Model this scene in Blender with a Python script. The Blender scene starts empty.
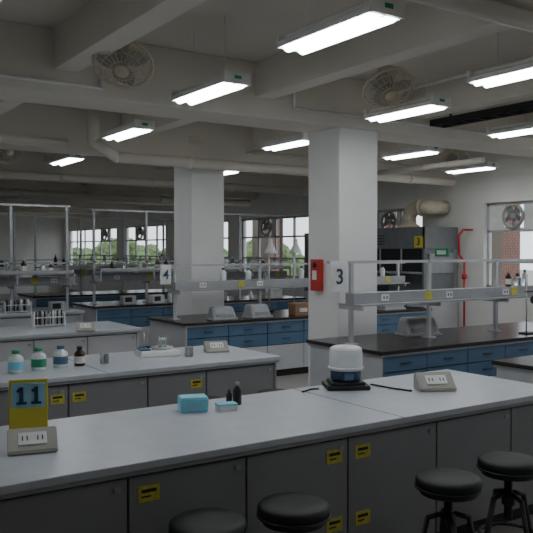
import bpy, bmesh, math, random
from mathutils import Vector, Matrix
random.seed(4)
scn = bpy.context.scene

# ------------------------------------------------------------------ materials
def mat(name, col, rough=0.5, metal=0.0, var=0.08, scale=6.0, emit=None, es=0.0, trans=0.0, bump=0.0, coat=0.0):
    m = bpy.data.materials.new(name); m.use_nodes = True
    nt = m.node_tree; n = nt.nodes; l = nt.links
    b = n["Principled BSDF"]
    b.inputs["Roughness"].default_value = rough
    b.inputs["Metallic"].default_value = metal
    b.inputs["Transmission Weight"].default_value = trans
    b.inputs["Coat Weight"].default_value = coat
    tc = n.new("ShaderNodeTexCoord")
    nz = n.new("ShaderNodeTexNoise"); nz.inputs["Scale"].default_value = scale; nz.inputs["Detail"].default_value = 5
    l.new(tc.outputs["Object"], nz.inputs["Vector"])
    r = n.new("ShaderNodeMapRange")
    r.inputs["From Min"].default_value = 0.3; r.inputs["From Max"].default_value = 0.7
    r.inputs["To Min"].default_value = 1 - var; r.inputs["To Max"].default_value = 1 + var
    l.new(nz.outputs["Fac"], r.inputs["Value"])
    mx = n.new("ShaderNodeVectorMath"); mx.operation = 'SCALE'
    mx.inputs[0].default_value = col[:3]
    l.new(r.outputs["Result"], mx.inputs["Scale"])
    l.new(mx.outputs["Vector"], b.inputs["Base Color"])
    if emit:
        b.inputs["Emission Color"].default_value = (*emit, 1); b.inputs["Emission Strength"].default_value = es
    if bump > 0:
        bp = n.new("ShaderNodeBump"); bp.inputs["Strength"].default_value = bump
        l.new(nz.outputs["Fac"], bp.inputs["Height"]); l.new(bp.outputs["Normal"], b.inputs["Normal"])
    return m

M = {}
M['ceil'] = mat('ceiling_paint', (.69, .65, .57), .8, var=.05, scale=1.5)
M['beam'] = mat('beam_paint', (.79, .75, .67), .8, var=.05, scale=2)
M['wall'] = mat('wall_paint', (.80, .79, .76), .8, var=.04, scale=2)
M['col'] = mat('column_paint', (.82, .82, .82), .6, var=.03, scale=2)
M['floor'] = mat('terrazzo_floor', (.36, .34, .32), .35, var=.25, scale=60)
M['top'] = mat('grey_laminate_top', (.55, .58, .64), .28, var=.05, scale=9)
M['edge'] = mat('laminate_edge', (.36, .37, .39), .5)
M['cab'] = mat('grey_cabinet', (.27, .27, .285), .5, var=.05, scale=4)
M['cabw'] = mat('white_cabinet', (.54, .55, .58), .5, var=.04)
M['dark'] = mat('dark_gap', (.02, .02, .022), .7)
M['btop'] = mat('black_resin_top', (.03, .024, .026), .24, var=.2)
M['blue'] = mat('blue_drawer', (.09, .17, .28), .45, var=.05)
M['white'] = mat('white_enamel', (.78, .78, .78), .4)
M['cream'] = mat('cream_plastic', (.74, .66, .52), .5)
M['steel'] = mat('steel', (.50, .51, .53), .4, metal=.5)
M['gray'] = mat('grey_metal', (.36, .37, .39), .5, metal=.1)
M['hood'] = mat('fume_hood_grey', (.20, .21, .22), .5, metal=.1)
M['gray2'] = mat('warm_grey_plastic', (.38, .37, .33), .5)
M['black'] = mat('black_plastic', (.018, .018, .02), .45)
M['vinyl'] = mat('dark_green_vinyl', (.007, .013, .011), .55)
M['yellow'] = mat('yellow_sign', (.72, .62, .06), .5)
M['ysticker'] = mat('yellow_sticker', (.62, .55, .06), .5, var=.2, scale=40)
M['cyan'] = mat('cyan_label', (.30, .58, .70), .5)
M['red'] = mat('red_paint', (.50, .03, .025), .4)
M['green'] = mat('green_sign', (.02, .32, .15), .5)
M['ltblue'] = mat('light_blue_box', (.25, .68, .85), .4)
M['paper'] = mat('paper_white', (.80, .82, .83), .7)
M['plw'] = mat('translucent_white_plastic', (.80, .84, .86), .35)
M['navy'] = mat('navy_base', (.03, .06, .13), .45)
M['brown'] = mat('amber_glass', (.07, .025, .01), .15)
M['glass'] = mat('clear_glass', (.8, .86, .86), .08, trans=.85, var=.01)
M['orange'] = mat('cardboard_box', (.36, .20, .12), .6)
M['plastic_cover'] = mat('plastic_dust_cover', (.36, .37, .39), .25, bump=.8, scale=14)
M['emit'] = mat('fluorescent_diffuser', (.9, .9, .9), .5, emit=(.95, .99, 1), es=16)
M['frame'] = mat('window_frame', (.50, .51, .52), .5, metal=.1)
M['leaf'] = mat('foliage', (.12, .18, .07), .8, var=.6, scale=5, bump=1)
M['ground'] = mat('ground_outside', (.34, .33, .30), .9)
def brick():
    m = bpy.data.materials.new('brick'); m.use_nodes = True
    n = m.node_tree.nodes; l = m.node_tree.links
    b = n["Principled BSDF"]; b.inputs["Roughness"].default_value = .85
    t = n.new("ShaderNodeTexBrick"); tc = n.new("ShaderNodeTexCoord")
    mp = n.new("ShaderNodeMapping"); mp.inputs['Rotation'].default_value = (math.pi/2, 0, math.pi/2)
    l.new(tc.outputs['Object'], mp.inputs['Vector']); l.new(mp.outputs['Vector'], t.inputs['Vector'])
    t.inputs['Color1'].default_value = (.26, .12, .09, 1); t.inputs['Color2'].default_value = (.20, .09, .07, 1)
    t.inputs['Mortar'].default_value = (.3, .26, .23, 1); t.inputs['Scale'].default_value = 5
    l.new(t.outputs['Color'], b.inputs['Base Color']); return m
M['brick'] = brick()

# ------------------------------------------------------------------ builder
class B:
    def __init__(s): s.bm = bmesh.new(); s.mats = []
    def mi(s, k):
        if k not in s.mats: s.mats.append(k)
        return s.mats.index(k)
    def add(s, t, k, mx=None, smooth=False):
        i = s.mi(k)
        if mx is not None: t.transform(mx)
        for f in t.faces: f.material_index = i; f.smooth = smooth
        me = bpy.data.meshes.new('tmp'); t.to_mesh(me); t.free()
        s.bm.from_mesh(me); bpy.data.meshes.remove(me)
    def box(s, lo, hi, k, bev=0, mx=None):
        t = bmesh.new(); bmesh.ops.create_cube(t, size=1)
        lo = Vector(lo); hi = Vector(hi); c = (lo + hi) / 2; d = hi - lo
        for v in t.verts: v.co = Vector((v.co.x * d.x, v.co.y * d.y, v.co.z * d.z)) + c
        if bev: bmesh.ops.bevel(t, geom=t.edges[:], offset=bev, segments=2, affect='EDGES', profile=.5)
        s.add(t, k, mx)
    def frust(s, c, lo, hi, h, k, bev=0, mx=None, shift=(0, 0)):
        t = bmesh.new(); bmesh.ops.create_cube(t, size=1)
        for v in t.verts:
            q = hi if v.co.z > 0 else lo
            sx, sy = shift if v.co.z > 0 else (0, 0)
            v.co = Vector((c[0] + v.co.x * q[0] + sx, c[1] + v.co.y * q[1] + sy, c[2] + (h if v.co.z > 0 else 0)))
        if bev: bmesh.ops.bevel(t, geom=t.edges[:], offset=bev, segments=2, affect='EDGES', profile=.5)
        s.add(t, k, mx)
    def cyl(s, p0, p1, r0, k, r1=None, seg=16, mx=None):
        p0 = Vector(p0); p1 = Vector(p1); d = p1 - p0
        t = bmesh.new()
        bmesh.ops.create_cone(t, cap_ends=True, segments=seg, radius1=r0, radius2=r0 if r1 is None else r1, depth=d.length)
        m = Matrix.Translation((p0 + p1) / 2) @ d.to_track_quat('Z', 'Y').to_matrix().to_4x4()
        if mx is not None: m = mx @ m
        s.add(t, k, m, True)
    def sph(s, c, r, k, sc=(1, 1, 1), seg=14, mx=None):
        t = bmesh.new(); bmesh.ops.create_uvsphere(t, u_segments=seg, v_segments=seg // 2 + 1, radius=r)
        m = Matrix.Translation(c) @ Matrix.Diagonal((*sc, 1))
        if mx is not None: m = mx @ m
        s.add(t, k, m, True)
    def tube(s, pts, r, k, seg=10, mx=None):
        for a, b in zip(pts[:-1], pts[1:]): s.cyl(a, b, r, k, seg=seg, mx=mx)
        for p in pts[1:-1]: s.sph(p, r * 1.01, k, seg=seg, mx=mx)
    def ring(s, c, R, r, k, n=28, seg=6, mx=None):
        t = bmesh.new(); rows = []
        for i in range(n):
            a = 2 * math.pi * i / n
            rows.append([t.verts.new((c[0] + (R + r * math.cos(2 * math.pi * j / seg)) * math.cos(a),
                                      c[1] + (R + r * math.cos(2 * math.pi * j / seg)) * math.sin(a),
                                      c[2] + r * math.sin(2 * math.pi * j / seg))) for j in range(seg)])
        for i in range(n):
            for j in range(seg):
                t.faces.new((rows[i][j], rows[(i + 1) % n][j], rows[(i + 1) % n][(j + 1) % seg], rows[i][(j + 1) % seg]))
        s.add(t, k, mx, True)
    def lathe(s, prof, c, k, seg=24, mx=None):
        t = bmesh.new(); rows = []
        for r, z in prof:
            rows.append([t.verts.new((c[0] + r * math.cos(2 * math.pi * j / seg), c[1] + r * math.sin(2 * math.pi * j / seg), c[2] + z)) for j in range(seg)])
        for i in range(len(rows) - 1):
            for j in range(seg):
                t.faces.new((rows[i][j], rows[i][(j + 1) % seg], rows[i + 1][(j + 1) % seg], rows[i + 1][j]))
        t.faces.new(list(reversed(rows[0]))); t.faces.new(rows[-1])
        s.add(t, k, mx, True)
    def text(s, txt, size, k, mx, off=.015):
        cu = bpy.data.curves.new('t', 'FONT'); cu.body = txt; cu.size = size; cu.extrude = .001
        cu.offset = size * off
        cu.align_x = 'CENTER'; cu.align_y = 'CENTER'
        ob = bpy.data.objects.new('t', cu); scn.collection.objects.link(ob)
        bpy.context.view_layer.update()
        me = bpy.data.meshes.new_from_object(ob.evaluated_get(bpy.context.evaluated_depsgraph_get()))
        t = bmesh.new(); t.from_mesh(me); bpy.data.meshes.remove(me)
        bpy.data.objects.remove(ob); bpy.data.curves.remove(cu)
        s.add(t, k, mx)
    def done(s, name, loc=(0, 0, 0), rz=0):
        bmesh.ops.recalc_face_normals(s.bm, faces=s.bm.faces[:])
        me = bpy.data.meshes.new(name); s.bm.to_mesh(me); s.bm.free()
        for k in s.mats: me.materials.append(M[k])
        ob = bpy.data.objects.new(name, me); scn.collection.objects.link(ob)
        ob.location = loc; ob.rotation_euler = (0, 0, rz)
        return ob
RX = Matrix.Rotation(math.pi / 2, 4, 'X')   # text facing -Y

# ------------------------------------------------------------------ room shell
X0, X1, Y0, Y1, H = -6.0, 10.3, -4.0, 30.0, 3.5
b = B(); b.box((X0 - .2, Y0 - .2, -.2), (X1 + .2, Y1 + .2, 0), 'floor'); b.done('floor')
b = B(); b.box((X0 - .2, Y0 - .2, H), (X1 + .2, Y1 + .2, H + .2), 'ceil'); b.done('ceiling')
b = B(); b.box((X0 - .2, Y1, 0), (X1 + .2, Y1 + .2, H), 'wall'); b.done('wall_far')
b = B(); b.box((X0 - .2, Y0 - .2, 0), (X1 + .2, Y0, H), 'wall'); b.done('wall_near')
wins = [(-2.6, -.2, 2, 0), (.4, 3.2, 3, 1), (4.2, 8.6, 4, 3), (10.05, 12.0, 3, 1), (13.5, 16.5, 4, 2), (17.1, 20.2, 4, 3), (20.8, 24.0, 4, 2), (24.6, 29.6, 6, 1)]
fill_wins = [(6.6, 11.6, 6, 3), (13, 18, 6, 3), (20, 28, 8, 3)]  # unseen left-wall windows, added to let in ambient daylight
SILL, HEAD = 1.05, 2.5
def winwall(name, xa, xb, wl):
    b = B(); y = Y0
    for a, c, _, _ in wl:
        b.box((xa, y, 0), (xb, a, H), 'wall'); b.box((xa, a, 0), (xb, c, SILL), 'wall')
        b.box((xa, a, HEAD), (xb, c, H), 'wall'); y = c
    b.box((xa, y, 0), (xb, Y1, H), 'wall'); b.done(name)
winwall('wall_right', X1, X1 + .2, wins); winwall('wall_left', X0 - .2, X0, fill_wins)
b = B(); b.box((X1 - .02, Y0, 0), (X1, Y1, .12), 'gray'); b.done('baseboard_right')

def window(idx, a, c, n, fi, X, sg):
    b = B(); w = (c - a) / n
    def bx(x0, y0, z0, x1, y1, z1, k):
        xa, xb = X + sg * x0, X + sg * x1
        b.box((min(xa, xb), y0, z0), (max(xa, xb), y1, z1), k)
    bx(.08, a, SILL, .13, c, SILL + .05, 'frame'); bx(.08, a, HEAD - .05, .13, c, HEAD, 'frame')
    bx(-.04, a - .03, SILL - .03, .1, c + .03, SILL, 'white')
    for zz in (1.5, 2.02): bx(.08, a, zz - .02, .13, c, zz + .02, 'frame')
    for i in range(n + 1):
        yy = min(max(a + i * w, a + .025), c - .025)
        bx(.08, yy - .022, SILL, .13, yy + .022, HEAD, 'frame')
    cy = a + (fi + .5) * w; cz = 2.26; R = .19
    bx(.09, cy - w / 2, 2.02, .11, cy - R, HEAD, 'white'); bx(.09, cy + R, 2.02, .11, cy + w / 2, HEAD, 'white')
    bx(.09, cy - R, 2.02, .11, cy + R, cz - R, 'white'); bx(.09, cy - R, cz + R, .11, cy + R, HEAD, 'white')
    mx = Matrix.Translation((X + sg * .06, cy, cz)) @ Matrix.Rotation(math.pi / 2, 4, 'Y')
    b.ring((0, 0, 0), R, .03, 'gray2', mx=mx); b.ring((0, 0, 0), R * .55, .006, 'gray', mx=mx)
    b.cyl((0, 0, -.05), (0, 0, .06), .06, 'gray', mx=mx)
    for q in range(5):
        m2 = mx @ Matrix.Rotation(q * 2 * math.pi / 5, 4, 'Z') @ Matrix.Translation((.11, 0, .02)) @ Matrix.Rotation(.5, 4, 'X')
        b.box((-.06, -.05, -.003), (.065, .05, .003), 'hood', mx=m2)
    b.done('window_%d' % idx)
for i, (a, c, n, fi) in enumerate(wins): window(i + 1, a, c, n, fi, X1, 1)
for i, (a, c, n, fi) in enumerate(fill_wins): window(i + 1 + len(wins), a, c, n, fi, X0, -1)

def column(x, y, s=.535):
    b = B(); b.box((x, y, 0), (x + s, y + s, 2.98), 'col', bev=.012); b.box((x - .012, y - .012, 0), (x + s + .012, y + s + .012, .12), 'gray')
    b.done('column')
column(5.0, 6.06); column(5.0, 9.29)
mb = [-.4, 2.28, 6.06, 9.29, 12.52, 15.75, 18.98, 22.2, 25.4, 28.6]
for i, y in enumerate(mb):
    b = B(); b.box((X0, y, 2.98), (X1, y + .54, H), 'beam', bev=.01); b.done('ceiling_beam')
sx = [-4.0, -1.95, .1, 2.1, 4.06, 6.1, 8.12]
for x in sx:
    b = B()
    for y, y2 in zip([Y0 - .54] + mb, mb + [Y1]):
        b.box((x - .1, y + .54, 3.17), (x + .1, y2, H), 'beam')
    b.done('ceiling_joist')

f = 751.; SA, CA = .8290, .5592
def P(px, py, z):
    t = (px - 266.5) / f; d = (1.7 - z) * f / (py - 250.)
    return ((CA + SA * t) * d, (SA - CA * t) * d)

# ------------------------------------------------------------------ fluorescent fixtures
def lamp(x, y):
    b = B(); z = 2.95; W = .115; L = .43
    b.box((-.07, -L, z + .05), (.07, L, z + .085), 'white', bev=.01)
    b.frust((0, 0, z + .025), (W * 2, L * 2), (.14, L * 2), .035, 'white')
    for sgn in (-1, 1):
        b.box((sgn * W - .006, -L, z - .002), (sgn * W + .006, L, z + .03), 'white')
        b.box((-W, sgn * L - .012, z - .005), (W, sgn * L + .012, z + .085), 'white')
        b.box((-.03, sgn * (L + .012) - .003, z + .03), (.03, sgn * (L + .012) + .003, z + .055), 'green' if sgn < 0 else 'white')
    for xx in (-.055, .055): b.cyl((xx, -L + .03, z + .012), (xx, L - .03, z + .012), .04, 'emit', seg=12)
    b.box((-.006, -L, z - .002), (.006, L, z + .03), 'white')
    for yy in (-.25, .25): b.cyl((0, yy, z + .085), (0, yy, H - .002), .004, 'white', seg=8)
    b.done('fluorescent_light', (x, y, 0))
bays = [(2.95, 5.98), (6.7, 8.8), (9.9, 12.15)]
for px, py in [(340, 31), (209, 92), (128, 133), (72, 159), (405, 112), (438, 150), (289, 144), (534, 70), (526, 130), (470, 169), (549, 155)]:
    x, y = P(px, py, 2.965)
    for a, c in bays:
        if a - .6 < y < c + .6:
            y = min(max(y, a + .45), c - .45); break
    lamp(x, y)
lamp(6.25, 10.6); lamp(.9, 3.6); lamp(7.2, 3.4); lamp(3.0, .9); lamp(7.2, .9); lamp(1.2, 7.6)  # after the first, unseen fixtures added to brighten the room

# ------------------------------------------------------------------ ceiling orbit fans
def fan(x, y, face, z=3.14, tilt=.8):
    b = B()
    b.cyl((0, 0, H - z), (0, 0, H - z - .05), .10, 'cream')
    b.cyl((0, 0, H - z - .04), (0, 0, .16), .03, 'cream')
    b.lathe([(.03, .20), (.08, .19), (.09, .14), (.07, .09), (.03, .08)][::-1], (0, 0, 0), 'cream')
    mx = Matrix.Rotation(face, 4, 'Z') @ Matrix.Translation((0, -.04, .0)) @ Matrix.Rotation(math.pi - tilt, 4, 'X')
    b.cyl((0, 0, -.17), (0, 0, -.03), .07, 'cream', r1=.06, mx=mx)
    R = .225
    b.ring((0, 0, 0), R, .012, 'cream', n=40, mx=mx)
    prof = [(R, 0), (R * .93, .045), (R * .7, .075), (R * .4, .09), (.05, .095)]
    for sg in (1, -1):
        for rr, zz in prof[1:]: b.ring((0, 0, sg * zz), rr, .0035, 'cream', n=36, seg=4, mx=mx)
        for q in range(22):
            a = q * 2 * math.pi / 22
            pts = [(r * math.cos(a), r * math.sin(a), sg * zz) for r, zz in prof]
            for p0, p1 in zip(pts[:-1], pts[1:]): b.cyl(p0, p1, .003, 'cream', seg=4, mx=mx)
    b.cyl((0, 0, .09), (0, 0, .1), .055, 'cream', mx=mx); b.cyl((0, 0, -.03), (0, 0, .04), .035, 'gray2', mx=mx)
    for q in range(3):
        t = bmesh.new(); vs = []
        for i in range(6):
            r = .03 + .165 * i / 5; wd = .05 + .07 * math.sin(math.pi * (i + 1) / 7)
            for sgn in (-1, 1): vs.append(t.verts.new((r, sgn * wd * .75, sgn * .025)))
        for i in range(5): t.faces.new((vs[2 * i], vs[2 * i + 1], vs[2 * i + 3], vs[2 * i + 2]))
        b.add(t, 'gray2', mx @ Matrix.Rotation(q * 2 * math.pi / 3 + .4, 4, 'Z'), True)
    b.done('ceiling_fan', (x, y, z))
for (px, py, fc, tl) in [(125, 66, -.6, .65), (386, 90, -.3, .6), (188, 150, -.2, 1.0), (8, 150, 0, 1), (455, 163, -.6, 1), (87, 185, 0, 1)]:
    q = P(px, py, 3.12); fan(q[0], q[1], fc, z=3.12, tilt=tl)

# ------------------------------------------------------------------ pipes
def pipe(name, pts, r, k='beam'):
    b = B(); b.tube(pts, r, k, seg=14)
    for a, c in zip(pts[:-1], pts[1:]):
        a = Vector(a); c = Vector(c); L = (c - a).length; n = int(L / 1.6)
        for i in range(n):
            p = a.lerp(c, (i + .5) / n); d = (c - a).normalized() * .03
            b.cyl(p - d, p + d, r * 1.18, k, seg=14)
    b.done(name)
pipe('ceiling_pipe', [(-4, 2.56, 2.92), (10.2, 2.56, 2.92)], .05)
pipe('ceiling_pipe', [(3.45, 8.95, 3.49), (3.45, 8.95, 3.05), (3.75, 8.95, 2.87), (9.9, 8.95, 2.87)], .07)
pipe('ceiling_pipe', [(-5, 12.3, 2.9), (10, 12.3, 2.9)], .07)
pipe('ceiling_pipe', [(2.0, 15.6, 2.85), (10, 15.6, 2.85)], .08)
pipe('ceiling_pipe', [(8.0, 6.7, 2.9), (8.0, 8.8, 2.9)], .04)
pipe('ceiling_pipe', [(-5, 9.2, 3.04), (3.2, 9.2, 3.04)], .035)
pipe('electrical_conduit', [(4.4, 6.035, 3.10), (10.2, 6.035, 3.10)], .018, 'white')
pipe('electrical_conduit', [(4.4, 6.035, 3.10), (4.4, 6.035, 3.49)], .018, 'white')
pipe('electrical_conduit', [(5.7, 2.86, 3.40), (5.7, 6.0, 3.40)], .018, 'white')
pipe('electrical_conduit', [(7.6, 2.86, 3.40), (7.6, 6.0, 3.40)], .025, 'white')
pipe('electrical_conduit', [(2.4, 6.035, 3.2), (2.4, 6.035, 3.06), (-4.5, 6.035, 3.06)], .014, 'white')
pipe('electrical_conduit', [(5.9, 9.26, 3.12), (10.2, 9.26, 3.12)], .02, 'white')
b = B(); tx = 6.26
b.box((tx, 3.1, 3.09), (tx + .03, 6.0, 3.16), 'dark'); b.box((tx + .2, 3.1, 3.09), (tx + .23, 6.0, 3.16), 'dark')
for i in range(15): b.box((tx, 3.15 + i * .2, 3.09), (tx + .23, 3.19 + i * .2, 3.11), 'dark')
for yy in (3.3, 4.5, 5.7): b.box((tx + .01, yy, 3.1), (tx + .03, yy + .02, H - .002), 'dark')
b.done('cable_tray')

# ------------------------------------------------------------------ benches
ZT = .80
def bench(u0, u1, v0, v1, kind, seams=None, stickers=(), joints=()):
    b = B()
    top, cab = {'grey': ('top', 'cab'), 'white': ('top', 'cabw'), 'black': ('btop', 'blue'), 'blackw': ('btop', 'cabw')}[kind]
    b.box((u0, v0, ZT - .035), (u1, v1, ZT), top, bev=.005)
    for j in joints: b.box((j - .0025, v0 + .001, ZT - .01), (j + .0025, v1 - .001, ZT + .0006), 'dark')
    b.box((u0 + .015, v0 + .012, ZT - .055), (u1 - .015, v1 - .012, ZT - .033), 'edge')
    b.box((u0 + .05, v0 + .06, .1), (u1 - .05, v1 - .06, ZT - .05), 'dark')
    b.box((u0 + .08, v0 + .1, 0), (u1 - .08, v1 - .1, .1), 'black')
    side = 'cab' if kind == 'grey' else 'cabw'
    for uu in (u0 + .03, u1 - .05): b.box((uu, v0 + .03, 0), (uu + .02, v1 - .03, ZT - .05), side)
    if not seams:
        n = max(2, round((u1 - u0) / .62)); seams = [u0 + .05 + (u1 - u0 - .1) * i / n for i in range(n + 1)]
    for a, c in zip(seams[:-1], seams[1:]):
        a += .005; c -= .005
        for vv, vd in ((v0 + .035, 0), (v1 - .06, 1)):
            if kind == 'black':
                b.box((a, vv, .60), (c, vv + .025, ZT - .06), cab, bev=.003)
                b.box((a, vv, .44), (c, vv + .025, .59), cab, bev=.003)
                b.box((a, vv, .1), (c, vv + .025, .43), 'cabw', bev=.003)
                yy = vv - .015 if vd == 0 else vv + .04
                for zz in (.665, .51): b.box(((a + c) / 2 - .06, yy - .005, zz), ((a + c) / 2 + .06, yy + .02, zz + .012), 'navy')
            else:
                b.box((a, vv, .1), (c, vv + .025, ZT - .068), cab, bev=.003)
                yy = vv - .003 if vd == 0 else vv + .028
                b.box((c - .06, yy - .006, .68), (c - .03, yy + .006, .70), 'gray')
    for (su, sz) in stickers:
        b.box((su - .05, v0 + .032, sz - .035), (su + .05, v0 + .036, sz + .035), 'ysticker')
        b.box((su - .035, v0 + .0305, sz + .005), (su + .035, v0 + .0325, sz + .02), 'dark')
        b.box((su - .035, v0 + .0305, sz - .015), (su + .01, v0 + .0325, sz - .008), 'dark')
    b.done('lab_bench')
bench(-1.9, 4.3, 2.92, 3.93, 'grey', [-1.85, -1.2, -.58, .04, .66, 1.284, 1.88, 2.5, 3.15, 3.8, 4.25],
      [(1.38, .65), (2.41, .65), (2.60, .65), (2.41, .30), (2.60, .30), (.13, .65), (-.05, .65)], joints=(-.3, 2.86))
bench(-1.2, 3.66, 5.2, 6.2, 'grey', [-1.15, -.6, 0, .6, 1.2, 1.82, 2.44, 2.95, 3.61], [(1.74, .64), (1.90, .64), (2.86, .64)], joints=(2.1,))
bench(-1.2, 3.66, 8.0, 9.0, 'white'); bench(-1.2, 4.0, 10.75, 11.75, 'white'); bench(-1.2, 4.0, 13.6, 14.6, 'white')
bench(4.54, 8.0, 4.92, 6.02, 'black'); bench(4.3, 8.6, 8.17, 9.25, 'black')
bench(4.4, 8.6, 11.4, 12.5, 'black'); bench(4.4, 8.6, 14.6, 15.7, 'black'); bench(4.95, 8.2, 2.95, 4.05, 'blackw')

def posts(u0, u1, tall):
    n = max(1, round((u1 - u0) / (.85 if tall else 1.25)))
    return [u0 + (u1 - u0) * i / n for i in range(n + 1)]
def spine(u0, u1, v, rail=1.585, num=None, tall=False, nx=.18):
    b = B(); zt = 2.38 if tall else rail
    for uu in posts(u0, u1, tall):
        b.box((uu - .018, v - .018, ZT), (uu + .018, v + .018, zt), 'steel')
        b.box((uu - .05, v - .06, ZT), (uu + .05, v + .06, ZT + .012), 'steel')
    b.box((u0 - .28, v - .018, rail - .013), (u1 + .15, v + .018, rail + .013), 'steel')
    if tall:
        b.box((u0 - .05, v - .02, zt - .03), (u1 + .05, v + .02, zt), 'steel')
        b.box((u0, v - .32, 1.34), (u1, v - .02, 1.36), 'gray')
        b.box((u0, v - .32, 1.36), (u1, v - .31, 1.40), 'steel')
        for uu in posts(u0, u1, tall): b.box((uu - .012, v - .32, 1.19), (uu + .012, v - .296, 1.36), 'steel')
    b.box((u0 - .02, v - .17, 1.17), (u1 + .1, v + .17, 1.185), 'gray')
    for uu in posts(u0, u1, tall): b.box((uu - .01, v - .17, 1.13), (uu + .01, v + .17, 1.17), 'steel')
    b.box((u0 - .02, v - .06, 1.185), (u1 + .1, v + .06, 1.29), 'gray', bev=.004)
    k = int((u1 - u0) / .45)
    for i in range(k):
        uu = u0 + .38 + i * .45
        if i % 2 == 0:
            b.box((uu - .05, v - .068, 1.205), (uu + .05, v - .058, 1.27), 'paper')
            for q in (-.02, .02): b.box((uu + q - .006, v - .071, 1.225), (uu + q + .006, v - .066, 1.25), 'dark')
        if i % 3 == 1: b.box((uu + .1, v - .064, 1.20), (uu + .2, v - .058, 1.28), 'ysticker')
    if num:
        x = u0 - nx; hw = .1 if num == '3' else .075; dz = .28 if num == '3' else .24
        b.box((x - hw, v - .045, rail - dz), (x + hw, v - .025, rail + .01), 'paper', bev=.004)
        b.box((x - hw + .012, v - .049, rail - dz + .015), (x + hw - .012, v - .044, rail - .03), 'white')
        b.text(num, .2 if num == '3' else .17, 'navy', Matrix.Translation((x, v - .052, rail - dz / 2)) @ RX)
    b.done('bench_service_shelf')
spine(4.66, 7.8, 5.47, num='3'); spine(4.45, 8.4, 8.72, num='4', rail=1.50, nx=.15)
spine(4.6, 8.4, 11.95, tall=True, rail=1.5); spine(4.6, 8.4, 15.15, tall=True, rail=1.5)
spine(-.3, 3.9, 11.25, tall=True, rail=1.5); spine(.4, 3.9, 14.1, tall=True, rail=1.5)

# ------------------------------------------------------------------ bench objects
def socket_box(x, y, rz=0, s=1.0, z=ZT):
    b = B(); t = bmesh.new()
    w = .13 * s
    pr = [(-.09, 0), (.07, 0), (.07, .1), (.03, .12), (-.09, .02)]
    A = [t.verts.new((-w, p[0] * s, p[1] * s)) for p in pr]; C = [t.verts.new((w, p[0] * s, p[1] * s)) for p in pr]
    t.faces.new(A); t.faces.new(list(reversed(C)))
    for i in range(5): t.faces.new((A[i], C[i], C[(i + 1) % 5], A[(i + 1) % 5]))
    bmesh.ops.bevel(t, geom=t.edges[:], offset=.005, segments=2, affect='EDGES')
    b.add(t, 'gray2')
    ang = math.atan2(.10, .12)
    mx = Matrix.Translation((0, -.03 * s, .072 * s)) @ Matrix.Rotation(ang, 4, 'X')
    b.box((-.075 * s, -.04 * s, -.002), (.075 * s, .04 * s, .006), 'paper', mx=mx, bev=.002)
    for q in (-.04, .04):
        for e in (-.012, .012): b.box(((q + e - .003) * s, -.012, .004), ((q + e + .003) * s, .012, .008), 'dark', mx=mx)
    return b.done('bench_socket_box', (x, y, z), rz)
q = P(33, 453, ZT); socket_box(q[0], q[1] + .03, -.25, .82)
q2 = P(435, 390, ZT); socket_box(q2[0], q2[1], -.45, .92)
q = P(216, 352, ZT); socket_box(q[0], q[1], -.3, .8)
q = P(85, 331, ZT); socket_box(q[0], q[1], -.3, .8)
# numbered yellow sign: digits modelled as raised strokes
q = P(35, 442, ZT); b = B()
b.box((-.09, -.006, 0), (.09, .006, .275), 'yellow', bev=.003)
b.box((-.078, -.011, .14), (.078, -.006, .258), 'cyan')
for cx in (-.032, .036):
    b.box((cx - .009, -.015, .16), (cx + .009, -.011, .24), 'navy')
    b.box((cx - .024, -.015, .156), (cx + .024, -.011, .168), 'navy')
    b.box((-.022, -.002, -.007), (.004, .002, .007), 'navy', mx=Matrix.Translation((cx - .002, -.013, .231)) @ Matrix.Rotation(-.6, 4, 'Y'))
b.box((-.09, -.02, 0), (.09, .03, .008), 'yellow')
b.done('bench_number_sign', (q[0], q[1] + .12, ZT), -.3)

q = P(196, 413, ZT); b = B()
b.frust((0, 0, 0), (.15, .10), (.16, .11), .065, 'ltblue', bev=.006); b.frust((0, 0, .065), (.162, .112), (.15, .1), .022, 'ltblue', bev=.006)
b.box((-.04, -.057, .02), (.04, -.05, .05), 'cyan')
b.done('pipette_tip_box', (q[0], q[1] + .04, ZT), -.3)
q = P(222, 411, ZT); b = B()
b.box((-.055, -.035, 0), (.055, .035, .035), 'paper', bev=.003); b.box((-.057, -.037, .03), (.057, .037, .042), 'ltblue', bev=.003)
b.done('small_glove_box', (q[0] + .02, q[1] - .01, ZT), -.2)
def bottle(px, py, r, h, body, cap, label=None, name='reagent_bottle', z=ZT, xy=None):
    q = xy or P(px, py, z); b = B()
    b.lathe([(r * .92, 0), (r, .006), (r, h * .62), (r * .8, h * .72), (r * .42, h * .8), (r * .4, h * .86)], (0, 0, 0), body)
    b.cyl((0, 0, h * .85), (0, 0, h), r * .5, cap)
    if label: b.lathe([(r * 1.01, h * .15), (r * 1.015, h * .16), (r * 1.015, h * .5), (r * 1.01, h * .51)], (0, 0, 0), label)
    b.done(name, (q[0], q[1], z))
bottle(229, 403, .018, .075, 'black', 'black'); bottle(237, 405, .026, .13, 'black', 'gray')
bottle(15, 373, .055, .165, 'plw', 'green', 'ltblue', 'wash_bottle'); bottle(38, 370, .055, .165, 'plw', 'green', 'green', 'wash_bottle')
bottle(60, 367, .055, .165, 'plw', 'blue', 'blue', 'wash_bottle'); bottle(79, 366, .042, .15, 'brown', 'black', 'paper', 'amber_bottle')

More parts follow.
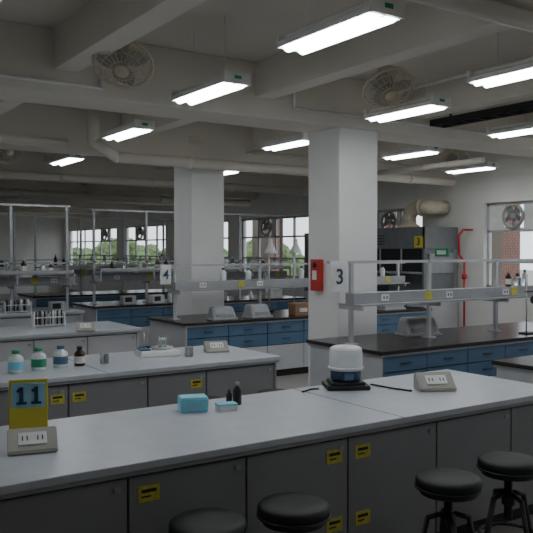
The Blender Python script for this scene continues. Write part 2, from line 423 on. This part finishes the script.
q = P(354, 390, ZT); b = B()
b.box((-.14, -.12, 0), (.14, .12, .03), 'black', bev=.008); b.box((-.11, -.10, .028), (.11, .10, .05), 'black', bev=.006)
b.lathe([(.085, .045), (.10, .07), (.10, .12), (.09, .13)], (0, 0, 0), 'navy')
b.lathe([(.108, .12), (.110, .13), (.108, .235), (.102, .262), (.085, .272), (.0, .278)], (0, 0, 0), 'plw', seg=32)
b.ring((0, 0, .135), .110, .008, 'white'); b.ring((0, 0, .25), .102, .004, 'white')
b.box((-.03, -.115, .07), (.03, -.095, .11), 'blue')
b.done('centrifuge', (q[0], q[1] + .08, ZT), -.5)
b = B(); pts = []
a = Vector((q[0] + .19, q[1] + .05, ZT + .007)); c = Vector((q2[0] - .17, q2[1] + .03, ZT + .007))
for i in range(15):
    s = i / 14; p = a.lerp(c, s); pts.append((p.x, p.y - .09 * math.sin(s * math.pi) + .02 * math.sin(s * 14), p.z))
b.tube(pts, .006, 'black', seg=6); b.done('power_cable')
b = B(); pts = [(q[0] - .19 - .03 * i, q[1] + .12 + .02 * math.sin(i), ZT + .006) for i in range(6)]
b.tube(pts, .005, 'black', seg=6); b.done('power_cable')

q = P(160, 356, ZT); b = B()
b.frust((0, 0, 0), (.36, .26), (.33, .22), .05, 'white', bev=.01); b.cyl((.04, 0, .05), (.04, 0, .07), .09, 'steel', seg=28)
b.box((-.16, -.08, .05), (-.08, .08, .062), 'blue'); b.cyl((.04, .0, .07), (.04, 0, .16), .035, 'glass')
b.cyl((-.11, .05, .05), (-.11, .05, .19), .008, 'steel')
b.done('lab_balance', (q[0], q[1] + .05, ZT), -.2)
q = P(104, 364, ZT); b = B(); b.lathe([(.03, 0), (.035, .005), (.036, .08), (.038, .085)], (0, 0, 0), 'glass'); b.done('glass_beaker', (q[0], q[1], ZT))
q = P(178, 358, ZT); b = B(); b.lathe([(.03, 0), (.035, .005), (.036, .08), (.038, .085)], (0, 0, 0), 'glass'); b.done('glass_beaker', (q[0] + .1, q[1], ZT))

def covered(x, y, w, d, h, rz=0, z=ZT):
    b = B(); b.frust((0, 0, 0), (w, d), (w * .85, d * .6), h, 'plastic_cover', bev=.03, shift=(0, .03))
    b.frust((0, 0, 0), (w * 1.06, d * 1.04), (w, d), .03, 'plastic_cover', bev=.008)
    b.box((-w * .35, -d * .45, .03), (w * .35, -d * .46 + .02, h * .45), 'gray')
    b.done('covered_instrument', (x, y, z), rz)
q = P(420, 335, ZT); covered(q[0] - .02, q[1] + .0, .42, .26, .19, -.2)
def monitor_box(x, y, k='gray', z=ZT, s=1):
    b = B(); b.box((-.16 * s, -.12 * s, 0), (.16 * s, .12 * s, .2 * s), k, bev=.008); b.box((-.12 * s, -.125 * s, .06 * s), (.05 * s, -.119 * s, .17 * s), 'black')
    for i in range(3): b.cyl((.1 * s, -.13 * s, (.06 + .05 * i) * s), (.1 * s, -.118 * s, (.06 + .05 * i) * s), .012 * s, 'white', seg=10)
    b.done('bench_instrument', (x, y, z), random.uniform(-.15, .15))
def crate(x, y, k, z=ZT):
    b = B(); b.box((-.13, -.09, 0), (.13, .09, .16), k, bev=.006); b.box((-.138, -.098, .14), (.138, .098, .17), k, bev=.006)
    b.box((-.06, -.102, .05), (.06, -.09, .1), 'paper'); b.done('storage_crate', (x, y, z), random.uniform(-.1, .1))
def rack(x, y, z=ZT):
    b = B()
    for xx in (-.18, .18): b.box((xx - .006, -.05, 0), (xx + .006, .05, .16), 'plw')
    for zz in (.02, .11): b.box((-.18, -.05, zz), (.18, .05, zz + .008), 'plw')
    for i in range(7):
        b.cyl((-.15 + i * .05, -.015, .03), (-.15 + i * .05, -.015, .19), .011, random.choice(['glass', 'black', 'brown', 'plw']), seg=8)
        b.cyl((-.15 + i * .05, .025, .03), (-.15 + i * .05, .025, .19), .011, random.choice(['glass', 'black', 'plw']), seg=8)
    b.done('test_tube_rack', (x, y, z))
covered(4.95, 8.37, .34, .24, .17, -.1); covered(5.5, 8.37, .34, .24, .18, .1)
crate(6.2, 8.37, 'orange'); monitor_box(6.75, 8.37); crate(7.3, 8.37, 'gray'); covered(7.9, 8.37, .4, .26, .22)
def shelfstuff(u0, u1, v, z, n, kinds='bbbrcm', avoid=(), hm=.24):
    step = (u1 - u0) / n
    for i in range(n):
        x = u0 + step * (i + .5) + random.uniform(-.3, .3) * step
        if any(abs(x - a) < .08 for a in avoid): x += .12
        k = random.choice(kinds)
        if k == 'r' and step > .42: rack(x, v, z)
        elif k == 'c' and step > .36: crate(x, v, random.choice(['white', 'gray', 'cabw']), z)
        elif k == 'm' and step > .4: monitor_box(x, v, random.choice(['gray', 'white', 'cabw']), z, .7)
        else: bottle(0, 0, random.uniform(.03, .042), random.uniform(.13, hm), random.choice(['plw', 'brown', 'glass', 'black']), random.choice(['white', 'black', 'gray', 'blue']), random.choice([None, 'paper']), z=z, xy=(x, v))
PT = lambda a, c, t: posts(a, c, t)
for (u0, u1, v) in ((.5, 3.8, 11.25), (4.7, 8.2, 11.95), (.6, 3.8, 14.1), (4.8, 8.2, 15.15)):
    shelfstuff(u0, u1, v - .16, 1.36, 13, 'b', hm=.26)
shelfstuff(.2, 3.8, 10.88, ZT, 7); shelfstuff(4.7, 8.2, 11.6, ZT, 7); shelfstuff(1.0, 2.9, 8.7, ZT, 4, 'br')
shelfstuff(4.9, 8.3, 8.72, 1.29, 8, 'b', PT(4.45, 8.4, False), .18)
shelfstuff(6.9, 7.7, 5.47, 1.29, 5, 'b', PT(4.66, 7.8, False), .2)
covered(7.35, 5.12, .36, .24, .2, .1)
b = B(); b.box((-.08, -.06, 0), (.08, .06, .015), 'black'); b.cyl((0, .02, .01), (0, .02, .62), .007, 'steel')
b.cyl((-.02, .02, .45), (.16, .02, .45), .008, 'black'); b.lathe([(.012, .3), (.05, .33), (.055, .37), (.015, .42), (.012, .5)], (.15, .02, 0), 'black')
b.ring((.15, .02, .45), .025, .006, 'black'); b.done('retort_stand', (6.85, 5.12, ZT))

for x in (6.15, 6.6):
    b = B(); b.cyl((0, 0, 0), (0, 0, .015), .07, 'black'); b.tube([(0, 0, .01), (0, 0, 1.08), (0, -.03, 1.1)], .011, 'white', seg=8)
    b.lathe([(.09, .85), (.085, .88), (.05, .95), (.03, 1.0), (.026, 1.06), (.012, 1.07)], (0, -.04, 0), 'white')
    b.done('extraction_funnel_stand', (x, 9.05, ZT))

# ------------------------------------------------------------------ fume hoods with duct
b = B()
b.box((0, 0, 0), (.82, 1.75, .85), 'cabw', bev=.01); b.box((0, .02, .85), (.82, .07, 2.1), 'hood'); b.box((0, 1.68, .85), (.82, 1.73, 2.1), 'hood')
b.box((.74, .02, .85), (.82, 1.73, 2.1), 'gray'); b.box((0, 0, 1.72), (.82, 1.75, 2.10), 'hood', bev=.01)
b.box((-.02, 0, .85), (.82, 1.75, .9), 'btop')
b.box((.03, .07, 1.3), (.04, 1.68, 1.72), 'dark'); b.box((.02, .07, 1.28), (.05, 1.68, 1.32), 'steel')
for yy in (.6, 1.15): b.box((.02, yy - .015, 1.3), (.05, yy + .015, 1.72), 'steel')
for zz in (1.8, 1.85, 1.9, 1.95): b.box((-.006, 1.0, zz), (.0, 1.6, zz + .015), 'dark')
b.box((-.01, .05, 1.74), (0, .25, 1.94), 'yellow'); b.text('3', .17, 'dark', Matrix.Translation((-.012, .15, 1.84)) @ Matrix.Rotation(-math.pi / 2, 4, 'Z') @ RX)
b.box((.1, -.008, 1.3), (.7, 0, 1.65), 'gray')
for yy in (.43, .86, 1.3): b.box((-.004, yy, .1), (0, yy + .01, .8), 'dark')
b.done('fume_hood', (9.42, 9.12, 0))
b = B()
b.lathe([(.2, 0), (.2, .04), (.14, .08), (.14, .14)], (0, 0, 2.10), 'cream')
arc = [(0, 0, 2.2)] + [(0, -.22 + .22 * math.cos(a), 2.24 + .22 * math.sin(a)) for a in [i * math.pi / 12 for i in range(7)]] + [(0, -.34, 2.46)]
b.tube(arc, .13, 'cream', seg=18); b.cyl((0, -.32, 2.46), (0, -.36, 2.46), .16, 'cream')
b.tube([(0, -.34, 2.46), (0, -.5, 2.46), (.4, -.5, 2.46)], .13, 'cream', seg=18)
b.done('fume_hood_duct', (9.85, 9.95, 0))
b = B(); b.box((0, 0, 0), (.8, 1.6, .85), 'cabw', bev=.01); b.box((0, 0, .85), (.8, .06, 2.05), 'hood'); b.box((0, 1.54, .85), (.8, 1.6, 2.05), 'hood')
b.box((.1, 0, 1.35), (.8, 1.6, 1.95), 'hood', bev=.01); b.box((.72, .05, .85), (.8, 1.55, 1.4), 'gray'); b.box((.06, .06, 1.1), (.08, 1.54, 1.4), 'dark')
b.done('fume_hood', (9.44, 10.98, 0))

b = B(); b.box((-.06, -.08, -.17), (0, .08, .17), 'red', bev=.008); b.box((-.066, -.035, -.05), (-.058, .035, .05), 'paper'); b.cyl((-.07, 0, .11), (-.055, 0, .11), .03, 'dark')
b.done('fire_alarm_box', (5.0, 6.40, 1.43))
b = B(); b.tube([(0, 0, .02), (0, 0, 1.5), (0, .12, 1.62), (0, .12, 1.95), (.1, .12, 2.05), (.33, .12, 2.05)], .018, 'red')
b.cyl((0, 0, 0), (0, 0, .03), .07, 'red'); b.lathe([(.04, 1.2), (.05, 1.22), (.05, 1.28), (.04, 1.3)], (0, 0, 0), 'red'); b.done('fire_water_pipe', (9.95, 8.72, 0))
b = B(); b.box((-.03, -.15, -.07), (.0, .15, .07), 'green', bev=.006); b.box((-.034, -.10, -.035), (-.03, .10, .035), 'paper')
b.box((0, -.02, -.02), (.03, .36, .02), 'gray')
b.done('exit_sign', (9.45, 8.75, 1.66))
b = B()
for i in range(8):
    b.box((i * .92, 0, 0), (i * .92 + .88, .45, 1.9), 'cabw', bev=.01); b.box((i * .92 + .435, -.005, .1), (i * .92 + .445, 0, 1.85), 'dark')
b.done('storage_lockers', (-1, 29.4, 0))

# ------------------------------------------------------------------ stools
def stool(x, y, rz):
    b = B(); R = .158
    b.lathe([(R * .9, .545), (R, .552), (R * 1.01, .575), (R * .99, .592), (R * .9, .602), (R * .5, .606), (0.001, .607)], (0, 0, 0), 'vinyl', seg=36)
    b.cyl((0, 0, .52), (0, 0, .546), R * .88, 'black', seg=28)
    b.cyl((0, 0, .28), (0, 0, .52), .022, 'black'); b.ring((0, 0, .552), R * 1.0, .006, 'black', n=36)
    b.cyl((0, 0, .36), (0, 0, .42), .035, 'black')
    for i in range(4):
        a = i * math.pi / 2 + .78; c, s = math.cos(a), math.sin(a)
        b.tube([(c * .03, s * .03, .42), (c * .1, s * .1, .40), (c * .19, s * .19, .02)], .013, 'black'); b.cyl((c * .19, s * .19, 0), (c * .19, s * .19, .03), .018, 'black')
    b.ring((0, 0, .2), .148, .009, 'black'); b.done('lab_stool', (x, y, 0), rz)
for x, y, r in [(2.76, 2.51, .2), (3.26, 2.55, .6), (1.91, 2.62, .1), (1.50, 2.65, .5), (3.3, 4.75, .3), (2.7, 4.8, 0), (4.2, 7.4, .5)]: stool(x, y, r)

# ------------------------------------------------------------------ outside
b = B(); b.box((X1 + .2, -15, -.3), (60, 60, -.2), 'ground'); b.done('outside_ground')
b = B(); b.box((-60, -15, -.3), (X0 - .2, 60, -.2), 'ground'); b.done('outside_ground')
for yy in (8.85, 12.1, 16.4, 20.6):
    b = B(); b.box((11.1, yy, -.2), (11.6, yy + .75, 4.5), 'brick'); b.box((11.05, yy - .05, -.2), (11.65, yy + .8, .2), 'gray'); b.done('brick_pillar')
b = B(); b.box((24, -5, -.2), (28, 14, 2.0), 'wall'); b.box((23.9, -5, 1.0), (24, 14, 1.5), 'gray')
for i in range(9): b.box((23.85, -4 + i * 2, -.2), (24, -3.6 + i * 2, 2.1), 'brick')
b.box((23.7, -5.2, 2.0), (28.3, 14.2, 2.2), 'gray'); b.done('neighbour_building')
def tree(x, y, h):
    b = B(); b.tube([(0, 0, 0), (.1, 0, h * .4), (0, .1, h * .7)], .12, 'brown')
    for i in range(18):
        t = bmesh.new(); bmesh.ops.create_icosphere(t, subdivisions=2, radius=random.uniform(.3, .65))
        for v in t.verts: v.co *= random.uniform(.8, 1.15)
        b.add(t, 'leaf', Matrix.Translation((random.uniform(-.8, .8), random.uniform(-1.2, 1.2), h * random.uniform(.35, .95))))
    b.done('tree', (x, y, -.2))
for i in range(10): tree(17.5 + random.uniform(-1, 2), 16 + i * 3.9, random.uniform(1.5, 2.4))

# ------------------------------------------------------------------ world, camera
w = bpy.data.worlds.new('World'); scn.world = w; w.use_nodes = True
bg = w.node_tree.nodes['Background']; bg.inputs['Color'].default_value = (.86, .93, 1.0, 1); bg.inputs['Strength'].default_value = 1.9
cam = bpy.data.cameras.new('Camera'); co = bpy.data.objects.new('Camera', cam); scn.collection.objects.link(co)
cam.sensor_width = 36; cam.lens = 36 * f / 533; cam.clip_end = 200
co.location = (0, 0, 1.7)
co.rotation_euler = (math.radians(90 - 1.26), 0, -math.radians(34.0))
scn.camera = co
